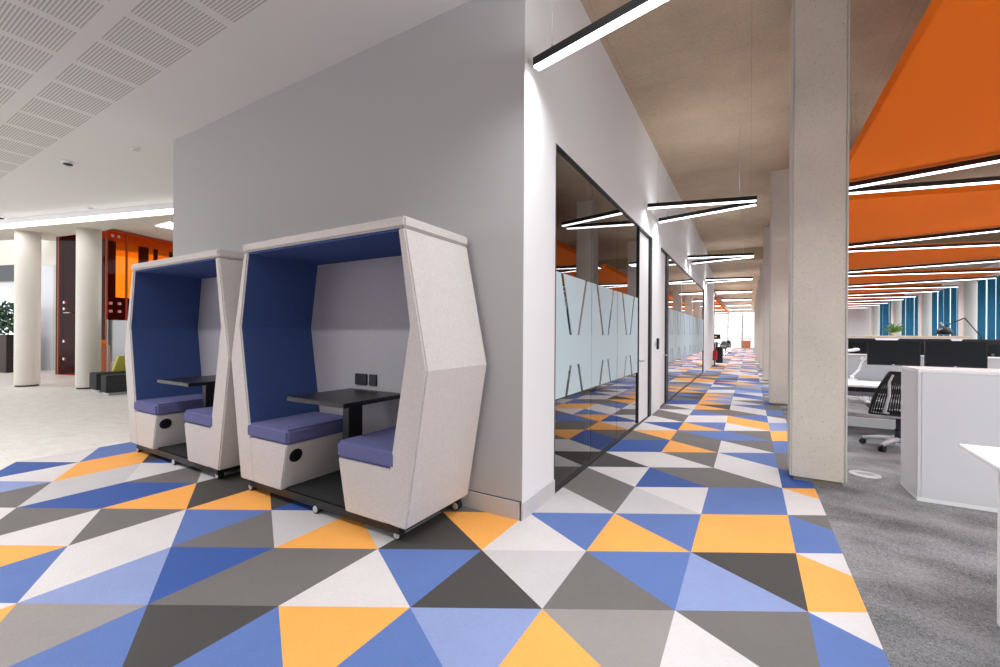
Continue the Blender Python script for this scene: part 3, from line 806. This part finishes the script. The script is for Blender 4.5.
def make_monitor(w_, h_, arm, base):
    t = thing('monitor', '', 'monitor', (0, 0, 0), 0, 'monitors facing the corridor')
    b = MB(); b.box(-w_ / 2, w_ / 2, -.012, .02, -h_ / 2, h_ / 2); b.build('casing', M['black_plastic'], t, .004)
    b = MB(); b.box(-w_ / 2 + .012, w_ / 2 - .012, -.0135, -.0122, -h_ / 2 + .018, h_ / 2 - .012); b.build('display', M['screen'], t)
    b = MB(); b.box(-.012, .012, -.0138, -.0122, -h_ / 2 + .004, -h_ / 2 + .013); b.build('badge', M['wheel'], t)
    zd = .64 - 1.034
    b = MB(); b.box(base[0] - .05, base[0] + .05, base[1] - .04, base[1] + .05, zd, zd + .02); b.cyl((base[0], base[1], zd + .02), (base[0], base[1], zd + .07), .022); b.build('desk_clamp', M['white_gloss'], t)
    b = MB(); b.tube([(base[0], base[1], zd + .06)] + arm[:2], .016); b.build('lower_arm', M['white_gloss'], t)
    b = MB(); b.tube(arm[1:], .017); b.cyl(Vector(arm[1]) - Vector((0, .03, 0)), Vector(arm[1]) + Vector((0, .03, 0)), .028); b.build('upper_arm', M['white_gloss'], t)
    b = MB(); b.box(-.05, .05, .02, .05, -.05, .05); b.build('mount_plate', M['steel'], t)
    return t
mon = make_monitor(.515, .325, [(-.325, .10, -.24), (-.275, .11, -.09), (-.1, .09, 0), (0, .052, 0)], (-.385, .16))
mon.location = (1.595, 7.3, 1.034); mon['label'] = 'black monitor above the low cabinet, nearer the column'
mon = make_monitor(.545, .325, [(-.165, .12, -.22), (-.145, .12, -.05), (-.06, .08, 0), (0, .052, 0)], (-.165, .16))
mon.location = (2.165, 7.3, 1.034); mon['label'] = 'black monitor above the low cabinet, nearer the right picture edge'
# monitors of the desks behind, seen from the back
mb_ = None
for i, (x, lb) in enumerate(((1.30, 'dark monitor back above the grey divider, left of the nearer monitor'), (2.08, 'dark monitor back visible between the two front monitors'), (2.72, 'dark monitor back at the right of the front monitors'))):
    if mb_ is None:
        t = thing('monitor', '', 'monitor', (0, 0, 0), 0, 'monitors seen from behind')
        b = MB(); b.box(-.27, .27, -.02, .02, -.165, .165); b.build('casing', M['black_plastic'], t, .012, 3)
        b = MB(); b.box(-.18, .18, -.032, -.02, -.10, .10); b.build('rear_cover', M['screen'], t, .006)
        b = MB(); b.cyl((0, -.035, -.02), (0, -.035, -.40), .02); b.box(-.11, .11, -.09, .08, -.409, -.395); b.build('stand', M['black_metal'], t)
        mb_ = t
    else: t = copy_tree(mb_)
    t.location = (x, 8.05, 1.05); t['label'] = lb
t = [o for o in bpy.data.objects if o.get('label') == 'dark monitor back above the grey divider, left of the nearer monitor'][0]
b = MB(); b.tube([(-.30, -.25, -.055), (-.12, -.29, -.02), (.03, -.25, .005), (.03, -.03, .005)], .022); b.cyl((-.30, -.25, -.409), (-.30, -.25, -.045), .018); b.cyl((-.30, -.25, -.409), (-.30, -.25, -.39), .05); b.build('support_arm', M['white_gloss'], t)

# task chair
def make_chair(label, loc, rz, group=None, frame='grey_lam'):
    t = thing('task_chair', label, 'chair', loc, rz, group)
    b = MB()
    for q in range(5):
        a = 2 * PI * q / 5 + .35
        b.tube([(0, 0, .10), (math.cos(a) * .15, math.sin(a) * .15, .105), (math.cos(a) * .31, math.sin(a) * .31, .075)], [.035, .026, .018])
    b.build('base', M[frame], t)
    for q in range(5):
        a = 2 * PI * q / 5 + .35; cx, cy = math.cos(a) * .31, math.sin(a) * .31
        b = MB(); n = Vector((-math.sin(a), math.cos(a), 0)); c = Vector((cx, cy, .03))
        b.cyl(c - n * .028, c - n * .008, .03, seg=14); b.cyl(c + n * .008, c + n * .028, .03, seg=14); b.cyl((cx, cy, .03), (cx, cy, .075), .010, seg=8); b.build('castor', M['rubber'], t)
    b = MB(); b.cyl((0, 0, .09), (0, 0, .36), .028); b.cyl((0, 0, .09), (0, 0, .22), .038); b.build('gas_lift', M['dark_metal'], t)
    b = MB(); b.box(-.13, .13, -.12, .14, .35, .40); b.build('mechanism', M[frame], t, .012)
    b = MB()                                                                     # seat: curved shell
    for i in range(6):
        for j in range(5):
            def sp(i, j):
                u, v_ = i / 6 * 2 - 1, j / 5
                return Vector((u * .25, -.22 + v_ * .46, .445 + .025 * u * u - .03 * max(0, v_ - .75) * 4 * .3))
            b.poly([sp(i, j), sp(i + 1, j), sp(i + 1, j + 1), sp(i, j + 1)])
    bmesh.ops.remove_doubles(b.bm, verts=b.bm.verts[:], dist=.0005)
    o = b.build('seat', M['black_plastic'], t); md = o.modifiers.new('thick', 'SOLIDIFY'); md.thickness = .04; md.offset = -1
    # backrest: vertical ribs hung between an upper bar and the seat
    def bp(u, v_):                                                               # v 0 bottom .. 1 top
        wdt = .275 - .15 * v_ + .03 * math.sin(v_ * PI)
        return Vector((u * wdt, -.205 - .07 * math.sin(min(1, v_ * 1.15) * PI / 2) - .02 * (1 - u * u) - .05 * v_, .40 + .47 * v_))
    b = MB()
    for q in range(-13, 14):
        u = q / 13
        b.tube([bp(u, k / 8) for k in range(9)], .006, 5, rect=(.013, .006))
    b.build('back_rib', M['black_plastic'], t)
    b = MB()
    for v_ in (0, 1): b.tube([bp(q / 6, v_) for q in range(-6, 7)], .010, 6)
    for s in (-1, 1): b.tube([bp(s, k / 8) for k in range(9)], .012, 8)
    b.build('back_frame', M['black_plastic'], t)
    for v_ in (.12, .30, .46):
        b = MB(); b.tube([bp(q / 6, v_) + Vector((0, .012, 0)) for q in range(-6, 7)], .009, 6); b.build('back_band', M[frame], t)
    b = MB()
    for s in (-1, 1): b.tube([(s * .05, -.12, .39), (s * .16, -.27, .43), (s * .13, -.335, .62), (s * .13, -.33, .76), (s * .10, -.335, .84)], [.016, .016, .014, .012, .010])
    b.build('back_support', M[frame], t)
    return t
ch = make_chair('mesh back task chair tucked behind the low white cabinet', (1.43, 6.30, 0), R(-4), 'task chairs')

# storage wall, plant, reading lamp
t = thing('long_cabinet', 'long low white cabinet far behind the monitors', 'cabinet', (1.9, 13.0, 0))
b = MB(); b.box(0, 2.15, 0, .45, .06, 1.22); b.build('carcass', M['white_gloss'], t)
b = MB(); b.box(-.02, 2.2, -.02, .47, 1.22, 1.26); b.build('top_panel', M['wood'], t, .004)
b = MB(); b.box(.03, 2.1, .03, .43, 0, .06); b.build('plinth', M['dark_metal'], t)
b = MB()
for q in range(1, 4): b.box(q * .54 - .003, q * .54 + .003, -.004, .0, .08, 1.2)
b.build('door_gap', M['dark_metal'], t)
t = thing('potted_plant', 'small spiky green plant on the far long cabinet', 'plant', (2.88, 13.2, 1.26))
b = MB(); b.lathe([(.035, 0), (.05, .05), (.055, .07), (.045, .07)]); b.build('pot', M['wood'], t)
b = MB(); rr = random.Random(5)
for q in range(26):
    a = rr.uniform(0, 2 * PI); el = rr.uniform(.5, 1.35); ln = rr.uniform(.20, .36)
    d = Vector((math.cos(a) * math.cos(el), math.sin(a) * math.cos(el), math.sin(el))); u = d.cross(Vector((0, 0, 1))).normalized()
    p0 = Vector((0, 0, .06)); p1 = p0 + d * ln * .6; p2 = p0 + d * ln - Vector((0, 0, .06))
    b.poly([p0 - u * .008, p1 - u * .018, p2, p1 + u * .018, p0 + u * .008])
b.build('leaf', M['leaf_b'], t)['kind'] = 'stuff'
t = thing('reading_lamp', 'black shaded swing-arm desk lamp behind the right monitor', 'lamp', (0, 0, 0))
b = MB(); b.lathe([(.115, 1.285), (.075, 1.39), (.03, 1.395)], (2.89, 10.2), 28); b.build('lamp_shade', M['black_plastic'], t)
b = MB(); b.cyl((2.89, 10.2, 1.39), (2.84, 10.2, 1.49), .016); b.build('shade_handle', M['steel'], t)
b = MB(); b.tube([(2.89, 10.2, 1.42), (3.135, 10.2, 1.565)], .010); b.build('upper_arm', M['dark_metal'], t)
b = MB(); b.tube([(3.135, 10.2, 1.565), (3.33, 10.2, 1.25), (3.36, 10.2, .70)], .011); b.build('lower_arm', M['dark_metal'], t)
b = MB(); b.lathe([(.11, .64), (.11, .67), (.03, .70)], (3.36, 10.2)); b.build('lamp_base', M['black_metal'], t)

# ================================================================== FAR END OF THE CORRIDOR
t = thing('fire_extinguisher', 'red fire extinguisher on a stand at the far end of the white wall', 'fire extinguisher', (-1.215, 19.3, 0))
b = MB(); b.lathe([(.02, .22), (.075, .24), (.08, .28), (.08, .56), (.06, .62), (.03, .65), (.03, .68)]); b.build('cylinder', M['red'], t)
b = MB(); b.box(-.02, .02, -.07, .03, .68, .71); b.tube([(.0, -.06, .70), (.03, -.10, .62), (.03, -.095, .38)], .012); b.build('valve', M['black_plastic'], t)
b = MB(); b.cyl((0, 0, .02), (0, 0, .235), .02); b.lathe([(.11, 0), (.11, .02)]); b.lathe([(.092, .235), (.092, .26)]); b.build('stand', M['dark_metal'], t)
t = thing('waste_bin', 'slim black bin beside the red fire extinguisher', 'bin', (-1.18, 21.5, 0))
b = MB(); b.box(-.14, .14, -.12, .12, 0, .68); b.build('bin_body', M['black_plastic'], t, .01)
b = MB(); b.box(-.145, .145, -.125, .125, .68, .71); b.build('lid', M['dark_metal'], t)
# far desks, monitors, chairs
make_desk('white desk at the far left of the corridor beyond the bin', -3.4, -1.75, 26.5, .72, .7, None)
make_desk('white desk farther along, left of the corridor', -3.4, -1.6, 31.5, .72, .7, None)
for i, (x, y, lb) in enumerate(((-2.0, 26.95, 'black monitor on the far left desk, corridor end'), (-2.65, 26.95, 'black monitor on the far left desk, away from the corridor'), (-1.95, 31.95, 'black monitor on the farthest left desk'))):
    t = copy_tree(mb_); t.location = (x, y, 1.132); t['label'] = lb; t['group'] = 'far monitors left of the corridor'
for (x, y, rz, lb) in ((-1.85, 25.9, 1.2, 'dark task chair at the far left desk beyond the bin'), (-1.55, 29.0, 2.5, 'dark task chair standing between the far left desks'), (-1.45, 33.6, .6, 'dark task chair at the farthest left desk')):
    dup(ch, (x, y, 0), rz, lb)
t = thing('display_rack', 'pale copper framed rack with a brown lower panel by the far window', 'rack', (-.30, 44.2, 0))
b = MB()
for s in (-1, 1): b.tube([(s * .36, 0, .0), (s * .36, 0, 1.75)], .025)
for z in (.12, 1.0, 1.75): b.tube([(-.36, 0, z), (.36, 0, z)], .022)
b.build('frame', M['pink_frame'], t)
b = MB(); b.box(-.34, .34, -.15, .15, .12, .78); b.build('lower_panel', M['box_brown'], t)
